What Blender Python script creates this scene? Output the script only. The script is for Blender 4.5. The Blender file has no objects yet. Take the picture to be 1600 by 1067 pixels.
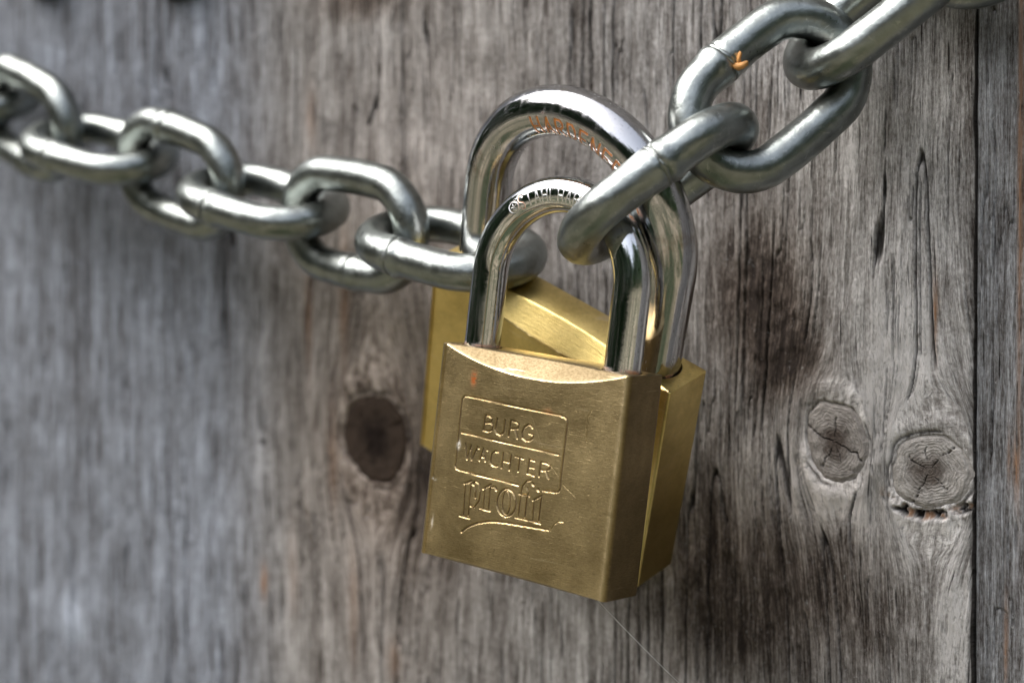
import bpy, bmesh, math
import numpy as np
from mathutils import Vector, Matrix
R = math.radians
S = 0.001                       # the scene is measured in millimetres, built in metres
scene = bpy.context.scene
col = scene.collection

# ------------------------------------------------------------------ camera
TH, PITCH = R(36), R(1.0)
view_dir = np.array([-math.sin(TH)*math.cos(PITCH), math.cos(TH)*math.cos(PITCH), -math.sin(PITCH)])
view_right = np.array([math.cos(TH), math.sin(TH), 0.0])
view_up = np.cross(view_right, view_dir)
cam_pos = np.array([261.56, -360.0, 0.0])
cd = bpy.data.cameras.new('camera'); cam = bpy.data.objects.new('camera', cd); col.objects.link(cam)
m = np.eye(4); m[:3, 0] = view_right; m[:3, 1] = view_up; m[:3, 2] = -view_dir; m[:3, 3] = cam_pos*S
cam.matrix_world = Matrix(m.tolist())
cd.sensor_width = 36; cd.lens = 63.0; cd.clip_start = 0.01; cd.clip_end = 500
cd.dof.use_dof = True; cd.dof.focus_distance = 0.379; cd.dof.aperture_fstop = 9.5
scene.camera = cam

# ------------------------------------------------------------------ sky, sun, exposure
SUN_EL, SUN_AZ = 55, 228        # azimuth measured from +y, clockwise
world = bpy.data.worlds.new('World'); scene.world = world; world.use_nodes = True
wn, wl = world.node_tree.nodes, world.node_tree.links
bg = wn['Background']; sky = wn.new('ShaderNodeTexSky'); sky.sky_type = 'NISHITA'; sky.sun_disc = False
sky.sun_elevation = R(SUN_EL); sky.sun_rotation = R(SUN_AZ); sky.air_density = 1.0; sky.dust_density = 6.0; sky.ozone_density = 1.0
hs = wn.new('ShaderNodeHueSaturation'); hs.inputs['Saturation'].default_value = 0.45
wl.new(sky.outputs[0], hs.inputs['Color']); wl.new(hs.outputs[0], bg.inputs['Color'])
bg.inputs['Strength'].default_value = 0.15
sd = bpy.data.lights.new('sun', 'SUN'); sun = bpy.data.objects.new('sun', sd); col.objects.link(sun)
sd.energy = 0.55; sd.angle = R(60); sd.color = (1, .98, .95)
to_sun = Vector((math.sin(R(SUN_AZ))*math.cos(R(SUN_EL)), math.cos(R(SUN_AZ))*math.cos(R(SUN_EL)), math.sin(R(SUN_EL))))
sun.rotation_euler = to_sun.to_track_quat('Z', 'Y').to_euler()
scene.view_settings.view_transform = 'Standard'; scene.view_settings.look = 'None'
scene.view_settings.gamma = 1; scene.view_settings.use_curve_mapping = False
scene.view_settings.exposure = 1.42

# ------------------------------------------------------------------ helpers
def obj(name, mesh, mat=None, parent=None):
    o = bpy.data.objects.new(name, mesh); col.objects.link(o)
    if mat: mesh.materials.append(mat)
    if parent: o.parent = parent
    return o
def tag(o, label, cat, group=None):
    o['label'] = label; o['category'] = cat
    if group: o['group'] = group
    return o
def empty(name, loc=(0, 0, 0), rot=None):
    o = bpy.data.objects.new(name, None); col.objects.link(o); o.empty_display_size = .01
    mm = np.eye(4)
    if rot is not None: mm[:3, :3] = rot
    mm[:3, 3] = np.array(loc)*S; o.matrix_world = Matrix(mm.tolist()); return o
def mesh_from(name, V, quads=None, tris=None, smooth=True, sharp=None):
    V = np.asarray(V, float)*S
    me = bpy.data.meshes.new(name); q = np.zeros((0, 4), int) if quads is None else np.asarray(quads, int)
    t = np.zeros((0, 3), int) if tris is None else np.asarray(tris, int)
    me.vertices.add(len(V)); me.vertices.foreach_set('co', V.astype(np.float32).ravel())
    me.loops.add(q.size+t.size); me.loops.foreach_set('vertex_index', np.concatenate([q.ravel(), t.ravel()]).astype(np.int32))
    me.polygons.add(len(q)+len(t))
    me.polygons.foreach_set('loop_start', np.concatenate([np.arange(len(q))*4, q.size+np.arange(len(t))*3]).astype(np.int32))
    me.update(calc_edges=True); me.validate()
    if smooth: me.polygons.foreach_set('use_smooth', np.ones(len(me.polygons), bool))
    if sharp: me.set_sharp_from_angle(angle=R(sharp))
    return me
def attr(me, name, vals):
    vals = np.asarray(vals, np.float32)
    if vals.ndim == 1: a = me.attributes.new(name, 'FLOAT', 'POINT'); a.data.foreach_set('value', vals)
    else: a = me.attributes.new(name, 'FLOAT_VECTOR', 'POINT'); a.data.foreach_set('vector', vals.ravel())
def grid_quads(nr, nc, wrap_c=False, wrap_r=False):
    i, j = np.meshgrid(np.arange(nr if wrap_r else nr-1), np.arange(nc if wrap_c else nc-1), indexing='ij')
    i2, j2 = (i+1) % nr, (j+1) % nc
    return np.stack([i*nc+j, i*nc+j2, i2*nc+j2, i2*nc+j], -1).reshape(-1, 4)
def smooth(a, b, x):
    t = np.clip((x-a)/(b-a), 0, 1); return t*t*(3-2*t)
def _hash(i, j, seed):
    h = (i.astype(np.int64)*374761393 + j.astype(np.int64)*668265263 + seed*974634777) & 0xffffffff
    h = ((h ^ (h >> 13))*1274126177) & 0xffffffff; h = h ^ (h >> 16)
    return (h & 0xffff)/65535.0
def noise2(x, y, seed=0):
    xi, yi = np.floor(x), np.floor(y); fx, fy = x-xi, y-yi
    fx = fx*fx*fx*(fx*(fx*6-15)+10); fy = fy*fy*fy*(fy*(fy*6-15)+10)
    a, b = _hash(xi, yi, seed), _hash(xi+1, yi, seed); c, d_ = _hash(xi, yi+1, seed), _hash(xi+1, yi+1, seed)
    return (a*(1-fx)+b*fx)*(1-fy)+(c*(1-fx)+d_*fx)*fy
def fbm(x, y, seed=0, n=3, gain=.5):
    s, amp, tot = 0, 1, 0
    for k in range(n):
        s = s+amp*noise2(x*2**k+13.7*k, y*2**k+5.1*k, seed+k*7); tot += amp; amp *= gain
    return s/tot
def seg_dist(px, pz, strokes):
    """per-stroke signed fill: 0..1 groove profile over flat arrays"""
    out = np.zeros_like(px)
    for w, P in strokes:
        d2 = np.full(px.shape, 1e9); P = np.array(P, float)
        lo, hi = P.min(0)-w*2, P.max(0)+w*2
        k = np.where((px > lo[0]) & (px < hi[0]) & (pz > lo[1]) & (pz < hi[1]))[0]
        if not len(k): continue
        x, z = px[k], pz[k]; dd = np.full(len(k), 1e9)
        for a, b in zip(P[:-1], P[1:]):
            v = b-a; L = max(v@v, 1e-9); t = np.clip(((x-a[0])*v[0]+(z-a[1])*v[1])/L, 0, 1)
            dd = np.minimum(dd, np.hypot(x-a[0]-t*v[0], z-a[1]-t*v[1]))
        out[k] = np.maximum(out[k], (1-smooth(w*.25, w, dd))*min(1, w/.24))
    return out

# ------------------------------------------------------------------ node materials
class Mat:
    def __init__(s, name):
        s.m = bpy.data.materials.new(name); s.m.use_nodes = True; s.n = s.m.node_tree.nodes; s.l = s.m.node_tree.links
        s.b = s.n['Principled BSDF']
    def put(s, sock, v):
        if hasattr(v, 'is_output'): s.l.new(v, sock)
        elif isinstance(v, (tuple, list)) and sock.type == 'RGBA' and len(v) == 3: sock.default_value = (*v, 1)
        else: sock.default_value = v
    def set(s, **k):
        for a, v in k.items(): s.put(s.b.inputs[a.replace('_', ' ')], v)
    def node(s, t, **k):
        n = s.n.new(t)
        for a, v in k.items(): setattr(n, a, v)
        return n
    def attr(s, name, vec=False):
        n = s.node('ShaderNodeAttribute', attribute_name=name); return n.outputs['Vector' if vec else 'Fac']
    def obj(s): return s.node('ShaderNodeTexCoord').outputs['Object']
    def map(s, v, scale, loc=(0, 0, 0)):
        n = s.node('ShaderNodeMapping'); s.put(n.inputs['Vector'], v); n.inputs['Scale'].default_value = scale; n.inputs['Location'].default_value = loc; return n.outputs[0]
    def noise(s, v, scale=1, detail=3, rough=.55, dist=0):
        n = s.node('ShaderNodeTexNoise'); s.put(n.inputs['Vector'], v); n.inputs['Scale'].default_value = scale
        n.inputs['Detail'].default_value = detail; n.inputs['Roughness'].default_value = rough; n.inputs['Distortion'].default_value = dist; return n.outputs['Fac']
    def math(s, op, a, b=0.0, c=0.0, clamp=False):
        n = s.node('ShaderNodeMath', operation=op, use_clamp=clamp)
        for i, v in enumerate((a, b, c)): s.put(n.inputs[i], v)
        return n.outputs[0]
    def rng(s, v, a, b, c=0.0, d=1.0):
        n = s.node('ShaderNodeMapRange', interpolation_type='SMOOTHSTEP')
        for i, x in enumerate((v, a, b, c, d)): s.put(n.inputs[i], x)
        return n.outputs[0]
    def mix(s, f, a, b, blend='MIX'):
        n = s.node('ShaderNodeMix', data_type='RGBA', blend_type=blend); s.put(n.inputs[0], f); s.put(n.inputs[6], a); s.put(n.inputs[7], b); return n.outputs[2]
    def ramp(s, f, stops):
        n = s.node('ShaderNodeValToRGB'); s.put(n.inputs[0], f); e = n.color_ramp.elements
        while len(e) < len(stops): e.new(.5)
        for k, (p, c) in enumerate(stops): e[k].position = p; e[k].color = (*c, 1)
        return n.outputs[0]
    def bump(s, h, strength, dist, normal=None):
        n = s.node('ShaderNodeBump'); s.put(n.inputs['Height'], h); n.inputs['Strength'].default_value = strength; n.inputs['Distance'].default_value = dist
        if normal is not None: s.put(n.inputs['Normal'], normal)
        return n.outputs[0]

def wood_material(name, lift, cool):
    m = Mat(name); g = m.attr('grain_coord', True)     # millimetres across / along the grain, bent round the knots
    fib = m.noise(m.map(g, (1.9, .085, 1)), 1, 5, .65, .08)
    fine = m.noise(m.map(g, (5.5, .42, 1)), 1, 4, .65, .1)
    mott = m.noise(m.map(g, (.13, .06, 1), (3, 7, 0)), 1, 5, .65)
    grit = m.noise(m.map(g, (1.5, .8, 1), (8, 1, 0)), 1, 5, .72)
    f = m.math('ADD', m.math('MULTIPLY', m.math('SUBTRACT', fib, .5), 1.5), m.math('MULTIPLY', m.math('SUBTRACT', fine, .5), 1.0))
    f = m.math('ADD', f, m.math('MULTIPLY', m.math('SUBTRACT', mott, .5), .75))
    f = m.math('ADD', f, m.math('MULTIPLY', m.math('SUBTRACT', grit, .5), .75))
    f = m.math('ADD', f, m.math('MULTIPLY', m.attr('ridge'), .26))
    f = m.math('ADD', f, m.math('MULTIPLY', m.math('MULTIPLY', m.attr('pale'), m.rng(grit, .25, .6, .65, 1.1)), .42))
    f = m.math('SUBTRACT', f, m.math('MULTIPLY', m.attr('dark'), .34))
    f = m.math('ADD', f, lift)
    c = m.ramp(f, [(0, (.026, .020, .017)), (.24, (.085, .072, .063)), (.48, (.215, .203, .192)), (.75, (.390, .380, .370)), (1, (.62, .61, .60))])
    warm = m.math('ADD', m.attr('warm'), m.math('MULTIPLY', m.attr('dark'), .7), clamp=True)
    c = m.mix(m.math('MULTIPLY', warm, .7), c, m.mix(1.0, c, (1.14, .97, .84), 'MULTIPLY'))
    c = m.mix(m.attr('cool'), c, m.mix(1.0, c, cool, 'MULTIPLY'))
    streak = m.rng(m.noise(m.map(g, (.42, .014, 1), (40, 11, 0)), 1, 2, .5), .68, .78)
    streak = m.math('MULTIPLY', streak, m.rng(m.noise(m.map(g, (.05, .03, 1), (9, 2, 0)), 1, 1), .45, .6))
    c = m.mix(m.math('MULTIPLY', m.math('MULTIPLY', streak, m.attr('fresh')), .7), c, (.34, .22, .14))
    c = m.mix(m.math('MULTIPLY', m.attr('orange'), m.rng(fib, .3, .55)), c, (.32, .17, .085))
    slit = m.rng(m.noise(m.map(g, (1.25, .045, 1), (15, 3, 0)), 1, 2, .5, .2), .64, .70)
    slit = m.math('MULTIPLY', m.math('MULTIPLY', slit, m.attr('tight')), m.rng(mott, .68, .45))
    c = m.mix(m.math('MULTIPLY', slit, .9), c, (.016, .012, .010))
    fleck = m.rng(m.noise(m.map(g, (.9, .38, 1), (5, 5, 0)), 1, 3, .65, 2.0), .635, .71)
    c = m.mix(m.math('MULTIPLY', fleck, .65), c, (.46, .455, .45))
    c = m.mix(m.attr('crack_or_shade'), c, (.014, .011, .009))  # cracks, plus the painted shade of the board joint
    h = m.math('ADD', m.math('MULTIPLY', fib, 1.2), m.math('MULTIPLY', fine, .7)); h = m.math('ADD', h, m.math('MULTIPLY', fleck, .6))
    h = m.math('ADD', m.math('SUBTRACT', h, m.math('MULTIPLY', slit, 1.2)), m.math('MULTIPLY', grit, .5))
    m.set(Base_Color=c, Roughness=.82, Normal=m.bump(h, 1.0, .0010)); m.b.inputs['Specular IOR Level'].default_value = .25
    return m.m

def zinc_material():
    m = Mat('galvanised steel'); o = m.obj()
    n1, n2 = m.noise(o, 160, 4, .6), m.noise(o, 900, 3, .6)
    c = m.ramp(n1, [(.3, (.20, .215, .205)), (.55, (.285, .31, .30)), (.8, (.37, .40, .395))])
    c = m.mix(m.rng(n2, .62, .74, 0, .3), c, (.25, .24, .21))
    scuff = m.rng(m.noise(m.map(o, (1, 1, 1), (.3, .1, .2)), 330, 4, .7, 1.2), .60, .68)
    c = m.mix(m.math('MULTIPLY', scuff, .5), c, (.50, .52, .51))
    c = m.mix(m.attr('wear'), c, (.22, .215, .20))
    r = m.math('ADD', m.math('MULTIPLY', n1, .16), m.math('MULTIPLY', n2, .16)); r = m.math('ADD', r, .16)
    m.set(Base_Color=c, Metallic=1.0, Roughness=r, Normal=m.bump(m.math('ADD', m.math('MULTIPLY', n2, .8), m.math('MULTIPLY', n1, 2.2)), .30, .0003))
    return m.m

def chrome_material(name, base, r0, r1, tarnish):
    m = Mat(name); o = m.obj()
    n1, n2, n3 = m.noise(o, 120, 4, .65), m.noise(o, 1500, 3, .6), m.noise(m.map(o, (1, 1, .25)), 420, 4, .65)
    dirt = m.rng(n1, .52, .75, 0, tarnish)
    c = m.mix(dirt, base, (.26, .20, .15))
    c = m.mix(m.rng(n2, .60, .70, 0, .6), c, (.20, .19, .18))
    rust = m.attr('rust'); etch = m.attr('etch')
    c = m.mix(etch, c, (.93, .93, .92))
    c = m.mix(rust, c, m.ramp(n2, [(.3, (.28, .080, .012)), (.55, (.58, .20, .028)), (.8, (.70, .32, .07))]))
    r = m.math('ADD', r0, m.math('MULTIPLY', m.rng(n3, .45, .72), r1)); r = m.math('MAXIMUM', r, m.math('MULTIPLY', rust, .5)); r = m.math('MAXIMUM', r, m.math('MULTIPLY', etch, .48))
    m.set(Base_Color=c, Metallic=m.math('SUBTRACT', 1.0, m.math('MULTIPLY', rust, .95)), Roughness=r, Normal=m.bump(m.math('ADD', n2, m.math('MULTIPLY', n3, .7)), .10, .00012))
    return m.m

def brass_material(name, lo, hi, rough, brush, tarnish):
    m = Mat(name); o = m.obj()
    fine = m.noise(m.map(o, (800, 800, 6500)), 1, 4, .65)
    scr = m.noise(m.map(o, (160, 160, 4200), (4, 2, 1)), 1, 3, .6)
    blot = m.noise(o, 95, 5, .62, .4); spk = m.noise(m.map(o, (1, 1, 2.2)), 1500, 3, .6)
    v = m.math('ADD', m.math('MULTIPLY', blot, .45), m.math('MULTIPLY', fine, .30)); v = m.math('ADD', v, m.math('MULTIPLY', spk, .25))
    c = m.ramp(v, [(.36, lo), (.62, hi)])
    c = m.mix(m.rng(spk, .56, .70, 0, tarnish), c, tuple(q*.42 for q in lo))
    c = m.mix(m.attr('side_shade'), c, m.mix(1.0, c, (.46, .43, .38), 'MULTIPLY'))  # side faces darkened in the colour, standing in for their shade
    c = m.mix(m.attr('sand'), c, m.ramp(spk, [(.35, (.125, .095, .052)), (.6, (.19, .148, .088))]))
    c = m.mix(m.attr('bare'), c, (.13, .095, .06))
    c = m.mix(m.math('MULTIPLY', m.attr('edge'), m.rng(scr, .3, .6, .4, 1.0)), c, (.82, .66, .40))
    tarn = m.rng(m.noise(m.map(o, (1, 1, 1), (.2, .5, .1)), 38, 5, .65, .6), .46, .66)
    c = m.mix(m.math('MULTIPLY', tarn, .45), c, m.mix(1.0, c, (.52, .50, .44), 'MULTIPLY'))
    skr = m.rng(m.noise(m.map(o, (70, 70, 2400), (2, 5, 3)), 1, 2, .5, .3), .70, .76)
    c = m.mix(m.math('MULTIPLY', skr, .5), c, (.80, .66, .42))
    c = m.mix(m.attr('rust'), c, (.36, .095, .02))
    c = m.mix(m.attr('white'), c, (.75, .73, .68))
    fl = m.math('MAXIMUM', m.attr('rust'), m.attr('white'))
    r = m.math('ADD', rough, m.math('MULTIPLY', m.math('SUBTRACT', blot, .5), .10)); r = m.math('ADD', r, m.math('MULTIPLY', m.attr('sand'), .16)); r = m.math('ADD', r, m.math('MULTIPLY', m.attr('bare'), .25))
    sand = m.math('MULTIPLY', m.noise(o, 2600, 2, .6), m.attr('sand'))
    h = m.math('ADD', m.math('MULTIPLY', m.math('ADD', fine, m.math('MULTIPLY', scr, .8)), m.math('SUBTRACT', 1.0, m.attr('sand'))), m.math('MULTIPLY', sand, 1.1))
    m.set(Base_Color=c, Metallic=m.math('SUBTRACT', 1.0, m.math('MULTIPLY', fl, .8)), Roughness=r, Normal=m.bump(h, brush, .00014))
    return m.m

def plain(name, colr, rough=.7, metal=0.0):
    m = Mat(name); n = m.noise(m.obj(), 700, 3)
    m.set(Base_Color=m.mix(m.rng(n, .3, .7), tuple(v*.65 for v in colr), colr), Roughness=rough, Metallic=metal, Normal=m.bump(n, .3, .0003)); return m.m

# ------------------------------------------------------------------ surroundings that light the metal
def ground_material():
    m = Mat('earth'); o = m.obj(); n = m.noise(o, 1.0, 6, .7)
    m.set(Base_Color=m.ramp(n, [(.43, (.025, .036, .014)), (.50, (.11, .10, .06)), (.60, (.30, .255, .19))]), Roughness=.9); return m.m
g = obj('ground', mesh_from('ground', [[-2e5, -2e5, -950], [2e5, -2e5, -950], [2e5, 2e5, -950], [-2e5, 2e5, -950]], [[0, 1, 2, 3]]), ground_material())
g['kind'] = 'structure'
def foliage_material():
    m = Mat('foliage'); n = m.noise(m.obj(), 1.2, 3)
    m.set(Base_Color=m.ramp(n, [(.3, (.016, .045, .012)), (.7, (.05, .115, .028))]), Roughness=.6); return m.m
rng = np.random.default_rng(4)
N = 24000
ang = rng.uniform(R(150), R(395), N)                 # an arc in front of the boards, open to the sky above
rad = 11500+rng.normal(0, 900, N)
top = 4700+2000*smooth(R(212), R(196), ang)-1900*smooth(R(248), R(262), ang)*smooth(R(335), R(315), ang)+1200*smooth(R(315), R(335), ang)+1500*noise2(ang*6, ang*0, 3)+1100*noise2(ang*19, ang*0, 8)  # unseen tree heights shaped by direction to steer light and reflections on the metal
hz = rng.uniform(0, 1, N)**.8*top-950
ctr = np.stack([rad*np.cos(ang), rad*np.sin(ang), hz], 1)
a1 = rng.normal(size=(N, 3)); a1 /= np.linalg.norm(a1, axis=1)[:, None]
a2 = np.cross(a1, rng.normal(size=(N, 3))); a2 /= np.linalg.norm(a2, axis=1)[:, None]
sz = rng.uniform(180, 420, N)[:, None]
V = np.stack([ctr+a1*sz, ctr+a2*sz*.7, ctr-a1*sz, ctr-a2*sz*.7], 1).reshape(-1, 3)
w = obj('reflection_trees', mesh_from('reflection_trees', V, np.arange(4*N).reshape(-1, 4), smooth=False), foliage_material()); w['kind'] = 'stuff'
w['label'] = 'unseen dark green trees added for reflection in the polished shackles'

# ------------------------------------------------------------------ board wall
W0 = 3.2                                              # mean face of the boards, y in mm
GAP = 118.0                                           # joint between the two boards
KNOTS = [(86.3, -29.1, 7.7, 10.2, -.42), (108.5, -34.4, 9.3, 9.0, -.3), (-47.5, -34.1, 12.2, 12.6, 0.0)]
def blob(x, z, cx, cz, sx, sz, amp=1.0):
    return amp*np.exp(-((x-cx)/sx)**2-((z-cz)/sz)**2)
def knot_wob(ang, seed):
    return 1+.05*np.sin(2*ang+seed)+.03*np.sin(3*ang+seed*2)+.09*(noise2(np.cos(ang)*2.0+seed, np.sin(ang)*2.0, 70+seed)-.5)+.07*(noise2(np.cos(ang)*6+seed, np.sin(ang)*6, 71)-.5)
def knot_rho(x, z, k):
    cx, cz, a, b, t = k; dx, dz = x-cx, z-cz
    p, q = dx*math.cos(t)-dz*math.sin(t), dx*math.sin(t)+dz*math.cos(t)
    return np.hypot(p/a, q/b)/knot_wob(np.arctan2(q/b, p/a), KNOTS.index(k)+1), dx
def grain(x, z):
    u = x.copy()
    for k in KNOTS:
        cx, cz, a, b, t = k; dx, dz = x-cx, (z-cz)*.55
        rho2 = (dx**2+dz**2)/(a*1.05)**2
        u -= dx*np.minimum(1/np.maximum(rho2, 1e-3), 1)*.85*np.exp(-np.maximum(rho2-4, 0)/9)
    u += 2.0*(fbm(x*.02, z*.014, 5, 2)-.5)+.35*(fbm(x*.15, z*.06, 6, 2)-.5)
    return u
def plank_fields(x, z, second):
    u = x+.5*(noise2(x*.1, z*.01, 5)-.5) if second else grain(x, z); s0 = 40 if second else 0
    big = fbm(u*.16, z*.006, 11+s0, 2); mid = fbm(u*.55, z*.024, 12+s0, 2); fib = fbm(u*1.1, z*.075, 13+s0, 2)
    def fissures(fu, fz, seed, keep, w):
        c0 = noise2(u*fu, z*fz, seed); g = np.abs(noise2((u+.06)*fu, z*fz, seed)-noise2((u-.06)*fu, z*fz, seed))/.12
        d = np.abs(c0-.5)/np.maximum(g, .05)
        return (1-smooth(w*.35, w*(.5+.9*keep), d))*smooth(.05, .4, keep)
    crack_or_shade = fissures(.30, .011, 14+s0, smooth(.50, .66, fbm(u*.09, z*.016, 16+s0, 2)), .26)
    crack_or_shade = np.maximum(crack_or_shade*.9, .5*fissures(.7, .024, 15+s0, smooth(.50, .68, fbm(u*.16, z*.05, 17+s0, 2)), .17))
    tight = np.ones_like(x) if second else smooth(.40, .75, np.abs(grain(x+.25, z)-grain(x-.25, z))/.5)
    crack_or_shade = crack_or_shade*tight
    rough = noise2(x*.55, z*.40, 18+s0)
    dark = np.zeros_like(x); pale = dark.copy(); warm = dark.copy(); cool = dark.copy(); fresh = dark.copy(); orange = dark.copy()
    if not second:
        n = .55+.9*fbm(x*.06, z*.05, 21, 3)
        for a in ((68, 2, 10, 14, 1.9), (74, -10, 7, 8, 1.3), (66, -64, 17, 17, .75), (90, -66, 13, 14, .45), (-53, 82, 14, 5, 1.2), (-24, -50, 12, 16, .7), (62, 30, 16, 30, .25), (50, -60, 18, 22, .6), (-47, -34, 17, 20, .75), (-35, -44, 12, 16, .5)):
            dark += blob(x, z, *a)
        for a in ((99, -14, 8, 17, 1.3), (75, -36, 10, 10, 1.1), (90, -43, 13, 6, .75), (114.5, -64, 4.2, 26, .95), (97, -25, 4, 9, 1.1), (105, 25, 16, 50, .5), (80, 45, 14, 25, .3), (-47, -12, 8, 9, .15), (-60, -36, 5, 14, .3), (-168, -92, 7, 8, .8), (-100, -55, 35, 50, .2), (-30, 40, 40, 40, .22), (104, -52, 7, 8, .5)):
            pale += blob(x, z, *a)
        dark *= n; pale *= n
        cool = smooth(-72, -110, x); warm = np.clip(blob(x, z, -46, -30, 34, 70, .8)+blob(x, z, 70, -55, 30, 40, .45)+blob(x, z, -20, 40, 40, 60, .3), 0, 1)
        fresh = np.clip(blob(x, z, -60, -5, 36, 90, 1.2)+.1, 0, 1)
        for a in ((109.7, -1.5, .65, 8, 1), (-88, -75.7, 1.2, 4.5, 1), (-58, 5, 1.6, 16, .7), (-71, -3, 1.4, 14, .6), (-62, -40, 1.7, 13, .5), (-41, -92, 2.0, 5, .5), (-55, -78, 1.6, 14, .4), (-70, 52, 2.0, 9, .35), (-77, -72, 1.8, 12, .3)):
            orange += blob(x+.6*(noise2(z*.3, x*0, 3)-.5), z, *a)
        # torn bark pocket below the right-hand knot
        rr, dx = knot_rho(x, z, KNOTS[1]); under = smooth(0, -5, z+37.5)*(1-smooth(.08, .17, np.abs(rr-1.16-.10*(noise2(x*.4, z*.4, 30)-.5))))
        under *= smooth(.30, .45, fbm(x*.35, z*.5, 31, 3))
        pocket = under; orange += .9*under*smooth(.52, .62, fbm(x*.5, z*.7, 32, 4, .65)); crack_or_shade = np.maximum(crack_or_shade, under*smooth(.58, .46, fbm(x*.5, z*.7, 32, 4, .65)))
    else:
        cool += .9; fresh += .25
        for a in ((127.6, 36, .55, 60, .95), (127.0, -33, .7, 7, .8), (125.4, -31, .4, 6, .5), (124.9, -70, .5, 9, .8)): orange += blob(x, z, *a)
    h = .5*(big-.5)+.5*(mid-.5)+.26*(fib-.5)+.35*(rough-.5)*(.4+dark)+.5*(fbm(x*.25, z*.12, 39+s0, 2)-.5)-1.2*crack_or_shade
    if not second: h -= 2.2*pocket*fbm(x*.8, z*.8, 34, 3)
    if second:
        h += .9*(fbm(u*.5, z*.002, 51, 1)-.5)-1.2
        for xl, wl_, al in ((2.1, .16, .8), (3.7, .13, .6), (6.4, .10, .35)):
            crack_or_shade = np.maximum(crack_or_shade*.6, al*np.exp(-((x-GAP-xl-.5*(noise2(z*.02, x*0, 52)-.5))/wl_)**2)*smooth(.15, .5, noise2(z*.03+xl, x*0, 53)))
        h -= .8*crack_or_shade
    else:
        h += .35*pale*noise2(x*.3, z*.2, 35)
    for k in KNOTS:
        rr, dx = knot_rho(x, z, k)
        if second: break
        ring = np.exp(-((rr-1.02)/.035)**2)*smooth(.38, .6, noise2(x*.22+9, z*.22, 36))
        h -= .6*ring; crack_or_shade = np.maximum(crack_or_shade, .75*ring)
        h += .4*np.exp(-((rr-1.25)/.2)**2)
        h = np.where(rr < .97, h-1.6*smooth(.97, .86, rr), h)      # seat for the knot plug
    if not second:
        h -= .7*smooth(GAP-.8, GAP-.1, x)*(.2+noise2(z*.15, x*0, 37))
    seam_shade = smooth(.35, .05, np.abs(x-GAP)) if not second else smooth(.9, .56, x-GAP)
    crack_or_shade = np.maximum(crack_or_shade, .95*seam_shade)  # shadow line of the board joint, painted in the crack colour
    ridge = (mid-.5)*1.2+(fib-.5)*.9+(big-.5)*.7
    return u, h, dict(tight=tight, ridge=ridge*(.3+.7*tight), crack_or_shade=np.clip(crack_or_shade, 0, 1), dark=np.clip(dark, 0, 1.45), pale=np.clip(pale, 0, 1.25), warm=warm, cool=np.clip(cool, 0, 1), fresh=np.clip(fresh, 0, 1), orange=np.clip(orange, 0, 1))
def spaced(a, b, f):
    out = [a]
    while out[-1] < b: out.append(out[-1]+f(out[-1]))
    out[-1] = b; return np.array(out)
def make_plank(name, xs, zs, second, mat, parent):
    X, Z = np.meshgrid(xs, zs); x, z = X.ravel(), Z.ravel()
    edge = x.copy()
    u, h, A = plank_fields(x, z, second)
    if second is False: edge = x+np.where(x > GAP-.3, .5*(noise2(z*.08, x*0, 44)-.5)+.2*(noise2(z*.25, x*0, 45)-.5), 0)
    V = np.stack([edge, W0-h, z], 1); nr, nc = len(zs), len(xs); Q = grid_quads(nr, nc)
    # the board's other faces: a 22 mm thick box behind the weathered face
    border = np.concatenate([np.arange(nc), np.arange(1, nr)*nc+nc-1, (nr-1)*nc+np.arange(nc-2, -1, -1), np.arange(nr-2, 0, -1)*nc])
    Bk = V[border].copy(); Bk[:, 1] = W0+22; n0 = len(V); nb = len(border); i = np.arange(nb); j = (i+1) % nb
    V = np.vstack([V, Bk]); Q = np.vstack([Q, np.stack([border[i], n0+i, n0+j, border[j]], 1)])
    c = len(V); V = np.vstack([V, [[Bk[:, 0].mean(), W0+22, 0]]])
    T = np.stack([n0+j, n0+i, np.full(nb, c)], 1)
    me = mesh_from(name, V, Q, T)
    def ext(v): return np.concatenate([v, v[border], [v[0]]])
    attr(me, 'grain_coord', np.stack([ext(u), ext(z), ext(x)*0], 1))
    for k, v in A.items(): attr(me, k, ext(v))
    return obj(name, me, mat, parent)
wall = tag(empty('board_wall', (0, W0, -117)), 'weathered grey wooden board wall with knots and cracks behind the chain', 'wooden wall')
def child_fix(o): o.matrix_parent_inverse = o.parent.matrix_world.inverted()
zs = spaced(-700, 700, lambda z: .42 if -120 < z < 98 else min(40, .6+.25*(max(-120-z, z-98))))
zs = np.concatenate([-spaced(120, 700, lambda z: .5+.3*(z-120))[::-1], spaced(-120, 99, lambda z: .42)[1:-1], spaced(99, 700, lambda z: .5+.3*(z-99))])
step = lambda x: max(.25, .25+.55*max(0, (40-x))/250)
xs1 = np.concatenate([-spaced(206, 1100, lambda x: .8+.3*(x-206))[::-1], spaced(-206, GAP, step)[1:]])
xs2 = np.concatenate([spaced(GAP+.55, 133, lambda x: .25), spaced(133, 1100, lambda x: .4+.3*(x-133))[1:]])
wood1 = wood_material('weathered board', .55, (.86, .97, 1.16)); wood2 = wood_material('weathered board, blue grey', .52, (.92, .98, 1.06))
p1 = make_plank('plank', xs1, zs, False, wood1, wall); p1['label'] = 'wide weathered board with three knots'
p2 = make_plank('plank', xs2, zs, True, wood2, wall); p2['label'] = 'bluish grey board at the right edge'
for p in (p1, p2): child_fix(p)

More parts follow.
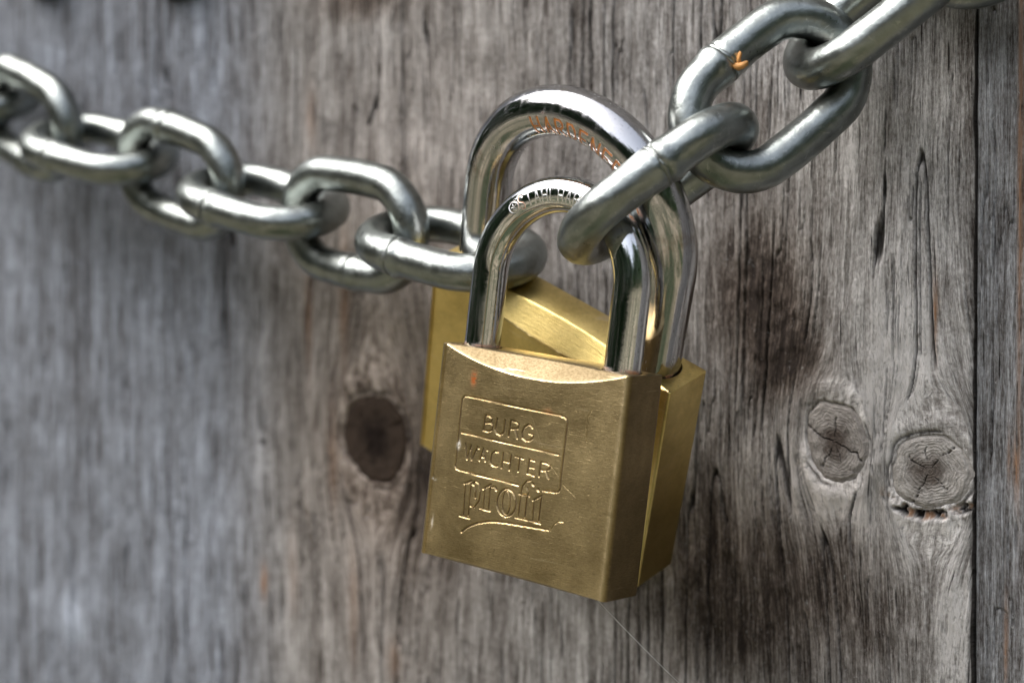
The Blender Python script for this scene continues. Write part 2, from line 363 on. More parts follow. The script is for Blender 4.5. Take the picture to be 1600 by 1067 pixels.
def knot_material(name, lo, hi, core):
    m = Mat(name); r = m.attr('radius'); a = m.attr('polar', True); o = m.obj()
    wob = m.noise(o, 260, 3)
    ring = m.math('SINE', m.math('MULTIPLY', m.math('ADD', r, m.math('MULTIPLY', wob, .34)), 75.0))
    n = m.noise(o, 900, 4, .65); n2 = m.noise(o, 300, 4, .6)
    f = m.math('ADD', m.math('MULTIPLY', ring, .035), m.math('MULTIPLY', m.math('SUBTRACT', n, .5), .8)); f = m.math('ADD', f, m.math('MULTIPLY', m.math('SUBTRACT', n2, .5), .7)); f = m.math('ADD', f, .5)
    c = m.ramp(f, [(.1, lo), (.9, hi)])
    c = m.mix(m.math('MULTIPLY', m.rng(m.math('ADD', r, m.math('MULTIPLY', m.math('SUBTRACT', n2, .5), .7)), .62, .18), .85), c, core)
    c = m.mix(m.attr('crack_or_shade'), c, (.018, .013, .010))
    m.b.inputs['Specular IOR Level'].default_value = .12
    m.set(Base_Color=c, Roughness=.9, Normal=m.bump(m.math('ADD', m.math('MULTIPLY', ring, .09), m.math('ADD', n, n2)), .9, .0005)); return m.m
def make_knot(k, seed, lift, mat, tilt):
    cx, cz, a, b, t = k; nr, na = 46, 120
    rr, aa = np.meshgrid(np.linspace(.0, 1, nr), np.linspace(0, 2*np.pi, na, endpoint=False), indexing='ij'); rr = rr**.9
    wob = knot_wob(aa, KNOTS.index(k)+1)
    p, q = rr*np.cos(aa)*a*.99*wob, rr*np.sin(aa)*b*.99*wob
    x = cx+p*math.cos(t)+q*math.sin(t); z = cz-p*math.sin(t)+q*math.cos(t)
    h = lift-.75*smooth(.80, 1, rr)+.03*np.sin(rr*60+3*fbm(x*.3,z*.3,77,2))*rr+.35*(fbm(x*.5, z*.5, 60+seed, 3)-.5)+tilt[0]*(x-cx)+tilt[1]*(z-cz)
    cr = np.zeros_like(rr)
    for (a0, wd, r0, r1) in (((2.45, .016, .0, 1.0), (5.5, .014, .0, .9), (.9, .010, .1, .6), (3.6, .010, .2, .8), (4.6, .008, .1, .5)) if seed == 1 else ((.5, .007, .1, .9), (2.2, .007, .1, .6), (3.9, .008, .1, 1), (5.2, .006, .2, .7), (1.4, .006, .3, .8))):
        d = np.abs((aa-a0-.10*np.sin(rr*4)-.2*(noise2(rr*6, rr*0+a0, 5)-.5)+np.pi) % (2*np.pi)-np.pi)*np.maximum(rr, .06); cr = np.maximum(cr, (1-smooth(wd*.5, wd*1.6, d))*(rr > r0)*(rr < r1))
    h = h-.8*cr
    V = np.stack([x.ravel(), W0-h.ravel(), z.ravel()], 1); me = mesh_from('knot', V, grid_quads(nr, na, True)[:, ::-1])
    attr(me, 'radius', rr.ravel()); attr(me, 'crack_or_shade', cr.ravel())
    o = obj('knot', me, mat, p1); child_fix(o); return o
k0 = make_knot(KNOTS[0], 1, .25, knot_material('knot, split', (.085, .074, .066), (.40, .375, .35), (.045, .032, .025)), (.045, .0)); k0['label'] = 'split oval knot with a dark centre'
k1 = make_knot(KNOTS[1], 2, .45, knot_material('knot, grey', (.12, .11, .10), (.46, .44, .415), (.055, .042, .034)), (.0, -.02)); k1['label'] = 'round grey knot with torn bark below it'
k2 = make_knot(KNOTS[2], 4, -.2, knot_material('knot, dark', (.012, .008, .006), (.060, .043, .032), (.008, .005, .004)), (0, 0)); k2['label'] = 'dark brown blurred knot left of the padlocks'

# ------------------------------------------------------------------ chain
zinc = zinc_material()
WIRE = 8.8
def stadium(lc, wc, n):
    s, r = (lc-wc)/2, wc/2; P = 4*s+2*np.pi*r; t = np.linspace(0, P, n, endpoint=False)
    pos, nor = np.zeros((n, 2)), np.zeros((n, 2))
    for i, q in enumerate(t):                          # starts in the middle of the lower bar (-width side)
        q = (q+s) % P
        if q < 2*s: pos[i] = (-s+q, -r); nor[i] = (0, -1)
        elif q < 2*s+np.pi*r: a = (q-2*s)/r-np.pi/2; nor[i] = (math.cos(a), math.sin(a)); pos[i] = (s+r*nor[i][0], r*nor[i][1])
        elif q < 4*s+np.pi*r: pos[i] = (s-(q-2*s-np.pi*r), r); nor[i] = (0, 1)
        else: a = (q-4*s-np.pi*r)/r+np.pi/2; nor[i] = (math.cos(a), math.sin(a)); pos[i] = (-s+r*nor[i][0], r*nor[i][1])
    pos[:, 1] += np.sign(pos[:, 1])*.9*np.clip(1-(pos[:, 0]/(s+r*.6))**2, 0, 1)*np.minimum(1, np.abs(pos[:, 1])/r)
    return t, P, pos, nor
def make_link(parent, c, X, Y, lc, wc, seed, weld_bar=-1, weld_at=0.0, weld=True):
    """weld_bar -1/+1: which long bar carries the weld, weld_at: mm along it"""
    X = np.array(X)/np.linalg.norm(X); Y = np.array(Y)-X*np.dot(X, Y); Y /= np.linalg.norm(Y); Zv = np.cross(X, Y); c = np.array(c)
    n, m = 200, 44; t, P, pos, nor = stadium(lc, wc, n); ph = np.linspace(0, 2*np.pi, m, endpoint=False)
    tw = (weld_at if weld_bar < 0 else P/2-weld_at) % P
    ds = (t-tw+P/2) % P-P/2
    tt, pp = np.meshgrid(ds, ph, indexing='ij')
    rad = WIRE/2*(1+.06*np.exp(-(tt/4.0)**2)+.13*np.exp(-((tt-2.0)/1.3)**2)*(noise2(pp*1.5, tt*.3+seed, seed)))
    rad = rad*(1-.06*np.exp(-(tt/.45)**2)*(.7+1.2*noise2(pp*1.2+3, pp*0, seed+3)))
    rad += .16*(fbm(np.cos(pp)*1.6+seed*3.1, tt*.16+np.sin(pp)*1.6, seed+20, 2)-.5)
    L = pos[:, None, :]+nor[:, None, :]*(rad*np.cos(pp))[..., None]; lz = rad*np.sin(pp)
    V = L[..., :1]*X+L[..., 1:]*Y+lz[..., None]*Zv
    me = mesh_from('link', V.reshape(-1, 3), grid_quads(n, m, True, True)[:, ::-1])
    we = np.exp(-(tt/.35)**2)*.6*smooth(.4, .7, noise2(pp*2, tt, seed+5))
    end = np.maximum(0, np.abs((tt+tw+P/4) % (P/2)-P/4))      # contact patches are read off the inner ends
    inner = smooth(-.6, -.95, np.cos(pp))*smooth(lc/2-9, lc/2-4, np.abs(pos[:, 0]))[:, None]
    attr(me, 'wear', np.clip(we+.7*inner, 0, 1).ravel())
    o = obj('link', me, zinc, parent); o.matrix_parent_inverse = parent.matrix_world.inverted(); o.matrix_basis = Matrix.Translation(Vector(c*S))
    if weld:                                            # raised bead of the butt weld, broken and uneven
        nb, mb = 72, 10; a = np.linspace(0, 2*np.pi, nb, endpoint=False); b = np.linspace(0, 2*np.pi, mb, endpoint=False)
        aa, bb = np.meshgrid(a, b, indexing='ij')
        amp = .10+.34*noise2(np.cos(aa)*2+seed, np.sin(aa)*2, seed+9)
        rr = WIRE/2*1.045+amp*np.cos(bb)*.9-.12; sl = amp*np.sin(bb)*1.6+.35*np.sin(aa*2+seed)
        sgn = 1 if weld_bar < 0 else -1
        bx = weld_at+sl; by = weld_bar*(wc/2+.9)+rr*np.cos(aa)*weld_bar; bz = rr*np.sin(aa)
        Vb = bx[..., None]*X+by[..., None]*Y+bz[..., None]*Zv
        mb_ = mesh_from('weld_seam', Vb.reshape(-1, 3), grid_quads(nb, mb, True, True))
        attr(mb_, 'wear', .25*noise2(aa*3, bb, seed).ravel())
        wo = obj('weld_seam', mb_, zinc, o)
    return o

# measured positions, mm: centre, long axis, width axis of each link; pose and size of each padlock
LEFT_LINKS = [
 ((-189.4, -17.2, 67.9), (0.94, 0.02, -0.33), (0.05, 0.9, 0.44)),
 ((-158.4, -20.8, 55.6), (0.925, -0.1, -0.365), (0.33, -0.15, 0.93)),
 ((-126.739, -21.725, 45.081), (0.969, 0.044, -0.243), (0.044, 0.937, 0.347)),
 ((-94.65, -22.292, 36.635), (0.957, -0.07, -0.28), (0.266, -0.16, 0.95)),
 ((-62.471, -23.531, 28.213), (0.97, -0.012, -0.241), (0.085, 0.952, 0.293)),
 ((-30.036, -25.489, 21.142), (0.979, -0.119, -0.163), (0.146, -0.142, 0.979)),
 ((2.565, -28.366, 14.657), (0.972, -0.08, -0.222), (0.145, 0.945, 0.294)),
]
RIGHT_LINKS = [
 ((68.836, -43.617, 25.757), (0.67, 0.46, 0.583), (-0.43, 0.88, -0.2)),
 ((85.924, -26.78, 44.842), (0.457, 0.632, 0.626), (-0.507, -0.394, 0.767)),
 ((103.958, -12.52, 63.735), (0.773, 0.208, 0.599), (-0.538, 0.716, 0.445)),
 ((129.223, -13.426, 79.485), (0.862, -0.21, 0.461), (-0.498, -0.517, 0.696)),
]
DIMS = (42.372, 21.842, 40.157, 21.368)
FRONT = (42.549, -49.133, -33.155, -0.01, 0.13, -0.011, 48.106, 46.418, 13.01, 18.323, 16.348)
BACK = (25.467, -18.943, -23.209, 0.384, 0.43, -0.09, 70.443, 54.286, 13.108, 26.128, 21.912)
STROKES = [
 (0.3, [[-15.93, 12.78], [8.6, 12.63], [9.63, 12.53], [10.39, 12.13], [10.62, 11.5], [10.59, 8.49], [10.54, 3.8], [10.55, -0.72], [10.66, -2.21], [10.45, -2.88], [9.78, -3.25], [6.54, -3.5]]),
 (0.3, [[-15.93, 12.78], [-16.79, 12.61], [-17.31, 11.92], [-17.39, 10.6], [-17.14, -1.57], [-17.22, -2.63], [-16.81, -3.17], [-15.9, -3.35], [0.09, -3.55]]),
 (0.3, [[-16.36, 4.77], [9.31, 4.59]]),
 (0.22, [[-10.57, 9.47], [-10.67, 6.27]]),
 (0.22, [[-10.57, 9.47], [-9.4, 9.58], [-8.68, 9.1], [-8.88, 8.21], [-10.45, 7.85]]),
 (0.22, [[-8.88, 8.21], [-8.27, 7.62], [-8.45, 6.64], [-9.36, 6.23], [-10.67, 6.27]]),
 (0.22, [[-7.38, 9.32], [-7.54, 7.06], [-7.11, 6.27], [-6.12, 6.07], [-5.34, 6.58], [-5.25, 7.45], [-5.25, 9.33]]),
 (0.22, [[-3.73, 9.5], [-3.9, 6.14]]),
 (0.22, [[-3.73, 9.5], [-2.35, 9.48], [-1.55, 9.02], [-1.74, 8.14], [-3.79, 7.7]]),
 (0.22, [[-2.35, 7.95], [-1.57, 6.12]]),
 (0.22, [[2.02, 8.95], [1.54, 9.37], [0.81, 9.42], [-0.14, 8.66], [-0.51, 7.58], [-0.25, 6.44], [0.65, 6.0], [1.67, 6.18], [2.33, 6.72], [2.43, 7.5], [1.36, 7.65]]),
 (0.22, [[-15.08, 2.64], [-14.25, -0.61], [-13.53, 2.56], [-12.93, -0.54], [-11.78, 2.53]]),
 (0.22, [[-10.85, -0.25], [-10.14, 2.47], [-9.24, -0.13]]),
 (0.22, [[-10.64, 0.57], [-9.5, 0.68]]),
 (0.32, [[-11.31, 2.3], [-11.26, 2.27]]),
 (0.32, [[-9.03, 2.27], [-8.99, 2.24]]),
 (0.22, [[-6.03, 2.34], [-6.9, 2.44], [-7.77, 1.69], [-7.89, 0.29], [-7.76, -0.21], [-7.45, -0.58], [-6.67, -0.78], [-5.85, -0.55]]),
 (0.22, [[-4.76, 2.4], [-4.79, -0.78]]),
 (0.22, [[-2.63, 2.35], [-2.72, -0.83]]),
 (0.22, [[-4.78, 0.68], [-2.68, 0.75]]),
 (0.22, [[-1.45, 2.22], [0.66, 2.18]]),
 (0.22, [[-0.39, 2.19], [-0.41, -0.74]]),
 (0.22, [[3.56, 2.28], [2.11, 2.27], [2.0, -0.72], [3.78, -0.81]]),
 (0.22, [[2.12, 0.66], [3.57, 0.71]]),
 (0.22, [[5.12, 2.23], [5.02, -0.75]]),
 (0.22, [[5.12, 2.23], [6.55, 2.32], [7.53, 1.91], [7.44, 1.14], [6.67, 0.74], [5.15, 0.54]]),
 (0.22, [[6.62, 0.65], [7.5, -0.79]]),
 (0.25, [[-14.11, -5.93], [-12.27, -4.94]]),
 (0.18, [[-13.9, -5.86], [-13.51, -12.68]]),
 (0.18, [[-12.36, -5.13], [-12.21, -12.51]]),
 (0.28, [[-14.57, -12.98], [-11.7, -13.02]]),
 (0.18, [[-12.07, -5.6], [-11.2, -4.83], [-10.27, -5.26], [-9.6, -6.95], [-9.76, -8.89], [-10.85, -10.49], [-11.62, -10.47], [-12.27, -10.17]]),
 (0.18, [[-12.06, -5.68], [-11.39, -5.82], [-10.89, -7.03], [-10.81, -8.4]]),
 (0.25, [[-8.96, -6.05], [-6.99, -4.72]]),
 (0.18, [[-8.57, -6.06], [-8.39, -10.18]]),
 (0.18, [[-7.17, -4.93], [-6.98, -10.25]]),
 (0.28, [[-9.24, -10.31], [-6.52, -10.42]]),
 (0.18, [[-7.1, -5.43], [-6.4, -5.09]]),
 (0.38, [[-5.85, -5.19], [-5.53, -5.65]]),
 (0.22, [[-0.03, -7.57], [-0.09, -8.48], [-0.39, -9.32], [-0.89, -10.02], [-1.56, -10.51], [-2.31, -10.73], [-3.09, -10.66], [-3.8, -10.32], [-4.39, -9.73], [-4.8, -8.95], [-4.98, -8.05], [-4.91, -7.14], [-4.61, -6.29], [-4.1, -5.59], [-3.44, -5.11], [-2.68, -4.9], [-1.91, -4.97], [-1.19, -5.32], [-0.61, -5.91], [-0.21, -6.68], [-0.03, -7.57]]),
 (0.18, [[-1.55, -7.72], [-1.54, -8.51], [-1.63, -9.23], [-1.81, -9.82], [-2.06, -10.2], [-2.37, -10.36], [-2.69, -10.27], [-2.99, -9.94], [-3.26, -9.4], [-3.46, -8.7], [-3.57, -7.92], [-3.58, -7.13], [-3.49, -6.41], [-3.3, -5.83], [-3.05, -5.44], [-2.75, -5.29], [-2.43, -5.38], [-2.12, -5.71], [-1.86, -6.25], [-1.66, -6.95], [-1.55, -7.72]]),
 (0.18, [[0.94, -5.17], [1.1, -3.61], [2.02, -2.36], [3.11, -1.95]]),
 (0.42, [[3.68, -2.61], [3.87, -2.76]]),
 (0.28, [[0.54, -5.3], [0.86, -5.36]]),
 (0.18, [[1.0, -5.25], [0.88, -10.05]]),
 (0.18, [[2.4, -3.62], [2.85, -4.55], [2.63, -5.27], [2.6, -9.88]]),
 (0.28, [[0.3, -10.42], [3.34, -10.41]]),
 (0.18, [[0.86, -5.36], [3.26, -5.32]]),
 (0.45, [[5.13, -3.52], [5.32, -3.65]]),
 (0.26, [[4.19, -5.99], [6.28, -4.6]]),
 (0.18, [[4.44, -6.02], [4.66, -10.14]]),
 (0.18, [[6.22, -4.92], [6.21, -10.08]]),
 (0.28, [[3.96, -10.32], [6.77, -10.39]]),
 (0.34, [[-13.55, -16.37], [-12.77, -15.59], [-11.48, -14.66], [-9.44, -13.6], [-6.74, -12.71], [-4.65, -12.32], [-2.54, -12.08], [1.65, -11.78], [8.86, -11.32]]),
 (0.12, [[9.48, -11.36], [10.11, -10.05], [11.21, -9.15], [12.41, -8.99]]),
 (0.07, [[1.83, 11.03], [6.67, 2.93]]),
 (0.07, [[6.9, 2.81], [9.92, 0.17]]),
 (0.07, [[11.14, -1.28], [14.87, -3.4]]),
 (0.1, [[15.38, 13.63], [15.79, 8.4]]),
 (0.1, [[16.29, 15.1], [15.42, 13.37]]),
]

chain_l = tag(empty('chain', LEFT_LINKS[3][0]), 'galvanised steel chain sagging from the left edge to the padlocks', 'chain', 'galvanised chain ends')
for i, (c, X, Y) in enumerate(LEFT_LINKS):
    bar, at = [(-1, 0), (-1, 4), (-1, -6), (1, -4), (-1, -6), (-1, 1), (-1, -6)][i]
    make_link(chain_l, c, X, Y, DIMS[0], DIMS[1], i+1, bar, at)
chain_r = tag(empty('chain', RIGHT_LINKS[1][0]), 'galvanised steel chain running from the padlocks to the upper right corner', 'chain', 'galvanised chain ends')
for i, (c, X, Y) in enumerate(RIGHT_LINKS):
    bar, at = [(-1, 1.5), (1, -4), (1, 6), (1, 3)][i]
    make_link(chain_r, c, X, Y, DIMS[2], DIMS[3], i+21, bar, at)

# ------------------------------------------------------------------ padlocks
def rotvec(w):
    w = np.array(w); a = np.linalg.norm(w); k = w/a; K = np.array([[0, -k[2], k[1]], [k[2], 0, -k[0]], [-k[1], k[0], 0]])
    return np.eye(3)+math.sin(a)*K+(1-math.cos(a))*K@K
def make_body(parent, W, H, T, a, leg_r, scoop, depth, r, step, mat, strokes, stains):
    hw, hh, ht = W/2, H/2, T/2; x0 = hw-r; y0 = ht-r
    xs = np.linspace(-x0, x0, max(24, int(2*x0/step))); ca = np.linspace(0, np.pi/2, 9)[1:-1]
    P, NV = [], []
    for x in xs: P.append((x, -ht)); NV.append((0, -1))
    nf = len(xs)
    for t in ca: P.append((x0+r*math.sin(t), -y0-r*math.cos(t))); NV.append((math.sin(t), -math.cos(t)))
    for y in np.linspace(-y0, y0, 12): P.append((hw, y)); NV.append((1, 0))
    for t in ca: P.append((x0+r*math.cos(t), y0+r*math.sin(t))); NV.append((math.cos(t), math.sin(t)))
    for x in np.linspace(x0, -x0, 30): P.append((x, ht)); NV.append((0, 1))
    for t in ca: P.append((-x0-r*math.sin(t), y0+r*math.cos(t))); NV.append((-math.sin(t), math.cos(t)))
    for y in np.linspace(y0, -y0, 12): P.append((-hw, y)); NV.append((-1, 0))
    for t in ca: P.append((-x0-r*math.cos(t), -y0-r*math.sin(t))); NV.append((-math.cos(t), -math.sin(t)))
    P, NV = np.array(P), np.array(NV); nc = len(P)
    zs = np.linspace(-hh, hh, int(H/step)); e = .22
    zs = np.concatenate([[-hh], [-hh+e*.3], np.linspace(-hh+e, hh-e, int(H/step)), [hh-e*.3], [hh]])
    ins = np.concatenate([[e], [e*.3], np.zeros(len(zs)-4), [e*.3], [e]])
    X = P[None, :, 0]-NV[None, :, 0]*ins[:, None]; Y = P[None, :, 1]-NV[None, :, 1]*ins[:, None]; Z = np.repeat(zs[:, None], nc, 1)
    fx = np.clip(1-(X/(hw-.3))**2, 0, 1)               # scooped top and bottom edges of the front face
    arc_t, arc_b = hh-scoop*fx, -hh+scoop*.16*fx
    front = np.zeros_like(X, bool); front[:, :nf] = True
    k = depth/scoop
    cut_t, cut_b = np.maximum(0, Z-arc_t)*k, np.maximum(0, arc_b-Z)*1.2
    Y = np.where(front, Y+cut_t+cut_b+.55*np.abs(X/hw)**4, Y)
    edge = np.where(front, .8*np.exp(-np.abs(Z-arc_t)/.18)+.6*np.exp(-np.abs(Z-arc_b)/.2), 0)
    edge = edge+.9*np.exp(-((P[None, :, 0]-x0)/.5)**2)*(P[None, :, 1] < 0)+.4*np.exp(-((P[None, :, 0]+x0)/.4)**2)*(P[None, :, 1] < 0)
    edge = np.clip(edge, 0, 1)*(.3+.9*fbm(X*.5+Z*.7, Z*.5, 91, 3))
    sand = np.where(front, smooth(0, .12, cut_t), 0.0)*(1.0 if strokes else 0.0)
    dirt = np.zeros_like(X)
    if strokes:
        m = np.zeros_like(X); fr_ = seg_dist(X[:, :nf].ravel(), Z[:, :nf].ravel(), [(w*(1.3 if .15 < w < .26 else 1), p) for w, p in strokes]).reshape(len(zs), nf); m[:, :nf] = fr_
        Y = Y+.26*m; dirt = .75*smooth(.45, .95, m)
    V = np.stack([X, Y, Z], -1).reshape(-1, 3); nr = len(zs); Q = grid_quads(nr, nc, True)
    side = np.clip(np.abs(NV[:, 0])*1.6-.5, 0, 1)[None, :]*np.ones_like(X)*(.75+.5*fbm(Y*.3+X, Z*.12, 93, 3)) if strokes else np.zeros_like(X)  # painted shade on both side faces of the engraved body
    A = {'side_shade': np.clip(side, 0, 1).ravel(), 'edge': np.clip(edge, 0, 1).ravel(), 'sand': sand.ravel(), 'bare': dirt.ravel(), 'rust': np.zeros(nr*nc), 'white': np.zeros(nr*nc)}
    for kind, cx, cz, sx, sz, amp in stains:
        f = front.ravel()*amp*np.exp(-((V[:, 0]-cx)/sx)**2-((V[:, 2]-cz)/sz)**2)*smooth(.2, .6, noise2(V[:, 0]*2.2, V[:, 2]*2.2, 7)+.15); A[kind] = np.clip(np.maximum(A[kind], f), 0, 1)
    me = mesh_from('body', V, Q)
    for n_, v in A.items(): attr(me, n_, v)
    # caps: the top has two bores for the shackle, each with its own wall
    bm = bmesh.new(); bm.from_mesh(me); bm.verts.ensure_lookup_table()
    base = (nr-1)*nc
    top = [bm.verts[base+i] for i in range(nc)]; E = [bm.edges.get((top[i], top[(i+1) % nc])) for i in range(nc)]
    for s in (-1, 1):
        hr = leg_r+.38; ring = [bm.verts.new((S*(s*a+hr*math.cos(t)), S*hr*math.sin(t), S*hh)) for t in np.linspace(0, 2*np.pi, 56, endpoint=False)]
        low = [bm.verts.new((v.co.x, v.co.y, S*(hh-7))) for v in ring]
        for i in range(56):
            j = (i+1) % 56; E.append(bm.edges.new((ring[i], ring[j]))); bm.faces.new((ring[i], low[i], low[j], ring[j])).smooth = True
        bm.faces.new(low)
    bmesh.ops.triangle_fill(bm, use_beauty=True, use_dissolve=False, edges=E)
    bm.verts.ensure_lookup_table(); bm.faces.new([bm.verts[i] for i in range(nc)][::-1])
    bmesh.ops.recalc_face_normals(bm, faces=bm.faces[:]); bm.to_mesh(me); bm.free()
    me.set_sharp_from_angle(angle=R(32))
    return obj('body', me, mat, parent)

GLYPH = {'A': [[(0, 0), (.35, 1), (.7, 0)], [(.13, .34), (.57, .34)]], 'D': [[(0, 0), (0, 1), (.4, 1), (.66, .75), (.66, .25), (.4, 0), (0, 0)]],
 'E': [[(.62, 0), (0, 0), (0, 1), (.62, 1)], [(0, .52), (.52, .52)]], 'H': [[(0, 0), (0, 1)], [(.66, 0), (.66, 1)], [(0, .5), (.66, .5)]], 'L': [[(0, 1), (0, 0), (.6, 0)]],
 'N': [[(0, 0), (0, 1), (.66, 0), (.66, 1)]], 'R': [[(0, 0), (0, 1), (.42, 1), (.64, .85), (.64, .64), (.42, .5), (0, .5)], [(.35, .5), (.66, 0)]],
 'S': [[(.64, .85), (.45, 1), (.15, 1), (0, .82), (.06, .6), (.55, .42), (.64, .2), (.45, 0), (.15, 0), (0, .15)]], 'T': [[(.35, 0), (.35, 1)], [(0, 1), (.7, 1)]]}
def make_shackle(parent, H, a, h, r, text, start_deg, pitch_deg, phi0, lh, lw, stroke, sunk, mat, rust_text, seed, badge=False, spots_at=()):
    inside = 6.5; L1 = inside+h; Ltot = 2*L1+np.pi*a
    th0 = R(start_deg); s_text0 = L1+a*(np.pi-th0); pitch = R(pitch_deg)*a
    s_end = s_text0+pitch*(len(text)+.3); s_beg = s_text0-(pitch*1.6 if badge else .6)
    fine = .09
    s = np.concatenate([np.linspace(0, L1, 60, endpoint=False), np.arange(L1, s_beg, .35), np.arange(s_beg, s_end, fine), np.arange(s_end, L1+np.pi*a, .35), np.linspace(L1+np.pi*a, Ltot, 60)])
    span = (lh*.72)/r
    ph = np.concatenate([np.arange(phi0-span, phi0+span, fine/r), np.linspace(phi0+span, phi0-span+2*np.pi, 44)[:-1]])
    sg, pg = np.meshgrid(s, ph, indexing='ij')
    strokes = []
    for k, ch in enumerate(text):
        for st in GLYPH[ch]: strokes.append((stroke, [(s_text0+k*pitch+x*lw/.7, (y-.5)*lh) for x, y in st]))
    if badge:
        bx = s_text0-pitch*.75; rr = lh*.42
        strokes.append((stroke, [(bx+rr*math.cos(t), rr*math.sin(t)) for t in np.linspace(0, 2*np.pi, 20)]))
        for t in np.linspace(0, 2*np.pi, 5, endpoint=False)+.3: strokes.append((stroke*.8, [(bx, 0), (bx+rr*.62*math.cos(t), rr*.62*math.sin(t))]))
    tx = sg.ravel(); ty = (-(pg-phi0)*r).ravel()
    m = seg_dist(tx, ty, strokes).reshape(sg.shape)
    rad = r-sunk*m+.05*(fbm(sg*.12, np.cos(pg)*1.2+seed, seed, 2)-.5)
    # leg / arch frame
    t_arc = np.clip((sg-L1)/a, 0, np.pi); cx = -np.cos(t_arc); sx = np.sin(t_arc)
    px = a*cx; pz = H/2+np.where(sg < L1, sg-inside, np.where(sg > L1+np.pi*a, h-(sg-L1-np.pi*a), h+a*sx))
    X = px+cx*rad*np.cos(pg); Z = pz+sx*rad*np.cos(pg); Y = -rad*np.sin(pg)
    nr, nc = sg.shape
    me = mesh_from('shackle', np.stack([X, Y, Z], -1).reshape(-1, 3), grid_quads(nr, nc, True)[:, ::-1])
    height = Z-H/2
    low = smooth(1.0, .2, height)*.8*smooth(.35, .6, noise2(pg*3, height*2, seed+2))
    spots = np.zeros_like(sg)
    for s_, p_, w_ in spots_at: spots = np.maximum(spots, np.exp(-((sg-L1-s_*a)/w_)**2-((pg-p_)*r/w_)**2)*smooth(.3, .6, noise2(sg*2.2, pg*r*2.2, seed)+.15))
    rust = np.maximum(low, spots)
    if rust_text == 'all':
        near = np.maximum(m, .30*smooth(.2, .8, noise2(sg*.9, pg*r*.9, seed))*np.exp(-((pg-phi0)*r/(lh*.6))**2)*(sg > s_beg)*(sg < s_end)*.8); rust = np.maximum(rust, near)
    else: rust = np.maximum(rust, m*np.exp(-((sg-s_text0-.6)/1.3)**2))
    attr(me, 'rust', np.clip(rust, 0, 1).ravel()); attr(me, 'etch', (m if rust_text != 'all' else m*0).ravel())
    return obj('shackle', me, mat, parent)

def padlock(pose, label, leg_r, scoop, depth, r, step, brass, chrome, strokes, stains, **sh):
    W, H, T, a, h = pose[6:11]; W += 1.0 if strokes else 0; Rm = rotvec(pose[3:6]); base = np.array(pose[:3])
    o = tag(empty('padlock', base, Rm), label, 'padlock', 'brass padlocks on the chain')
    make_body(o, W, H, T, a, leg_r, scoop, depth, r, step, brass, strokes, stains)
    make_shackle(o, H, a, h, leg_r, mat=chrome, **sh); return o
brass_f = brass_material('tarnished brass', (.34, .255, .125), (.67, .52, .28), .35, .40, .55)
brass_b = brass_material('golden brass', (.62, .46, .15), (.86, .67, .27), .32, .28, .35)
chrome_f = chrome_material('chromed steel', (.68, .69, .70), .055, .15, .45)
chrome_b = chrome_material('worn chromed steel', (.50, .50, .51), .10, .20, .85)
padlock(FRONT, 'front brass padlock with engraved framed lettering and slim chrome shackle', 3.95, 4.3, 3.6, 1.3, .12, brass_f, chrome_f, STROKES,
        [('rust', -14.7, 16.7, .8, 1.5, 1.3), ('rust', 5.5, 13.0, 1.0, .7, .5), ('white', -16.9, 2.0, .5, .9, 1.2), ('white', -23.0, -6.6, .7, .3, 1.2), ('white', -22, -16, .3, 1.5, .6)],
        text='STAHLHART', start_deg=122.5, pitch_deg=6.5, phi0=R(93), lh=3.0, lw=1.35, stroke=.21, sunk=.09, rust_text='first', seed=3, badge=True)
padlock(BACK, 'larger golden padlock hanging behind, its thick shackle stamped in rusty letters', 5.4, 5.8, 4.2, .8, .22, brass_b, chrome_b, None, [],
        text='HARDENED', start_deg=117, pitch_deg=7.8, phi0=R(113), lh=4.2, lw=2.2, stroke=.48, sunk=.16, rust_text='all', seed=8, spots_at=((1.85, R(48), 1.0), (1.25, R(75), .6), (1.38, R(72), .5), (.35, R(60), 1.2), (2.5, R(120), 1.2)))

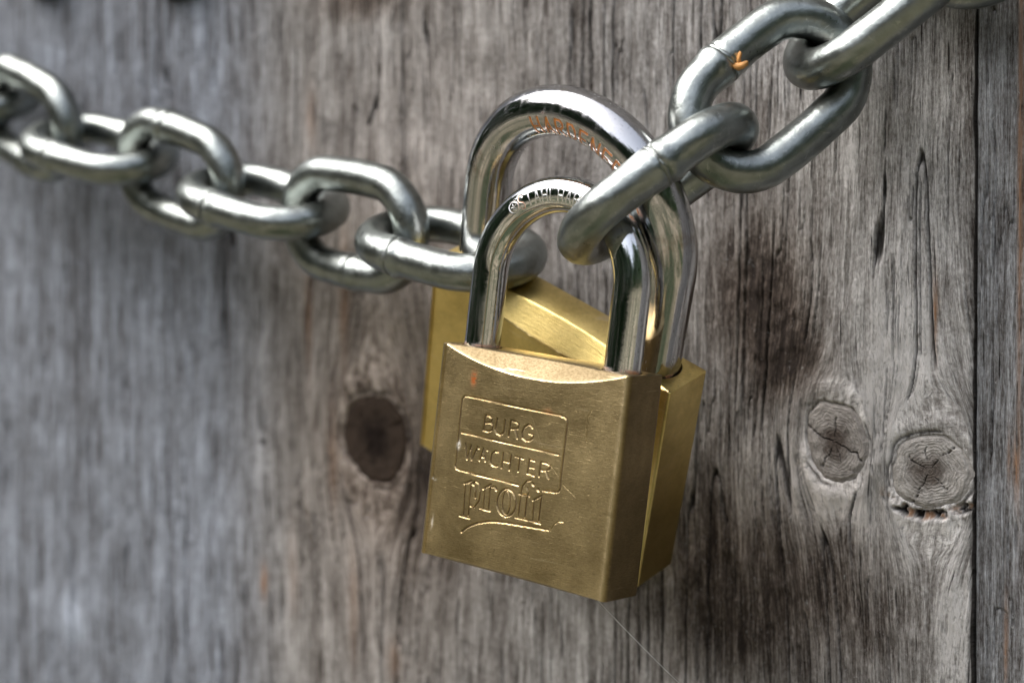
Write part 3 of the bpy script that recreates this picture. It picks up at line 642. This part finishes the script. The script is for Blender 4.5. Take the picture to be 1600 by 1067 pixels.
# ------------------------------------------------------------------ small things
iron = plain('dark iron', (.03, .03, .032), .6, .6)
for x, z, lab in ((-178, 109.6, 'dark round bolt head cut by the top edge, nearer the left corner'), (-119.5, 103.2, 'dark round bolt head cut by the top edge, further from the left corner')):
    n, mseg = 14, 40; t = np.linspace(0, np.pi/2, n); aa = np.linspace(0, 2*np.pi, mseg, endpoint=False)
    tt, ag = np.meshgrid(t, aa, indexing='ij')
    V = np.stack([14*np.sin(tt)*np.cos(ag), -9*np.cos(tt)**.8-0*tt, 14*np.sin(tt)*np.sin(ag)], -1).reshape(-1, 3)+np.array([x, W0+.6, z])
    tag(obj('bolt_head', mesh_from('bolt_head', V, grid_quads(n, mseg, True)), iron), lab, 'bolt', 'bolt heads at the top edge')

def tube(pts, rad, m=8):
    pts = np.array(pts, float); n = len(pts); T = np.gradient(pts, axis=0); T /= np.linalg.norm(T, axis=1)[:, None]
    up = np.array([.3, .8, .5]); A = np.cross(T, up); A /= np.linalg.norm(A, axis=1)[:, None]; B = np.cross(T, A)
    ph = np.linspace(0, 2*np.pi, m, endpoint=False); rad = np.broadcast_to(rad, (n,))
    V = pts[:, None]+rad[:, None, None]*(np.cos(ph)[None, :, None]*A[:, None]+np.sin(ph)[None, :, None]*B[:, None])
    Q = grid_quads(n, m, True); return V.reshape(-1, 3), Q
t = np.linspace(0, 1, 24)[:, None]; a0, a1_ = np.array([60.2, -55.6, -57.5]), np.array([69.5, -27, -84]); mid = (0, 0, -.5)
V, Q = tube(a0*(1-t)+a1_*t+np.array(mid)*4*t*(1-t), .075)
tag(obj('spider_thread', mesh_from('spider_thread', V, Q), plain('silk', (.8, .8, .8), .35)), 'fine pale spider thread stretched from the bottom corner of the front padlock', 'thread')
chip = plain('raw wood', (.62, .30, .09), .7)
V, Q, k = [], [], 0
for pts, rd in (([(0, 0, -.3), (.1, -.2, .3), (.3, -.4, 1.1), (.55, -.5, 1.9), (.6, -.5, 2.2)], [.5, .5, .42, .42, .2]), ([(-1.0, 0, -.3), (-.7, -.1, -.2), (.1, -.3, -.4), (.9, -.2, -.2), (1.6, .1, .3), (1.8, .1, .5)], [.2, .62, .7, .6, .45, .15])):
    v, q = tube(pts, np.array(rd), 7); V.append(v+.09*np.random.default_rng(k).normal(size=v.shape)); Q.append(q+sum(len(x) for x in V[:-1])); k += 1
CHIP = np.array([82.9, -35.2, 50.2])
tag(obj('wood_splinter', mesh_from('wood_splinter', np.vstack(V)*1.15+CHIP, np.vstack(Q), smooth=False), chip), 'orange splinter of wood caught on the weld of the tilted chain link', 'splinter')
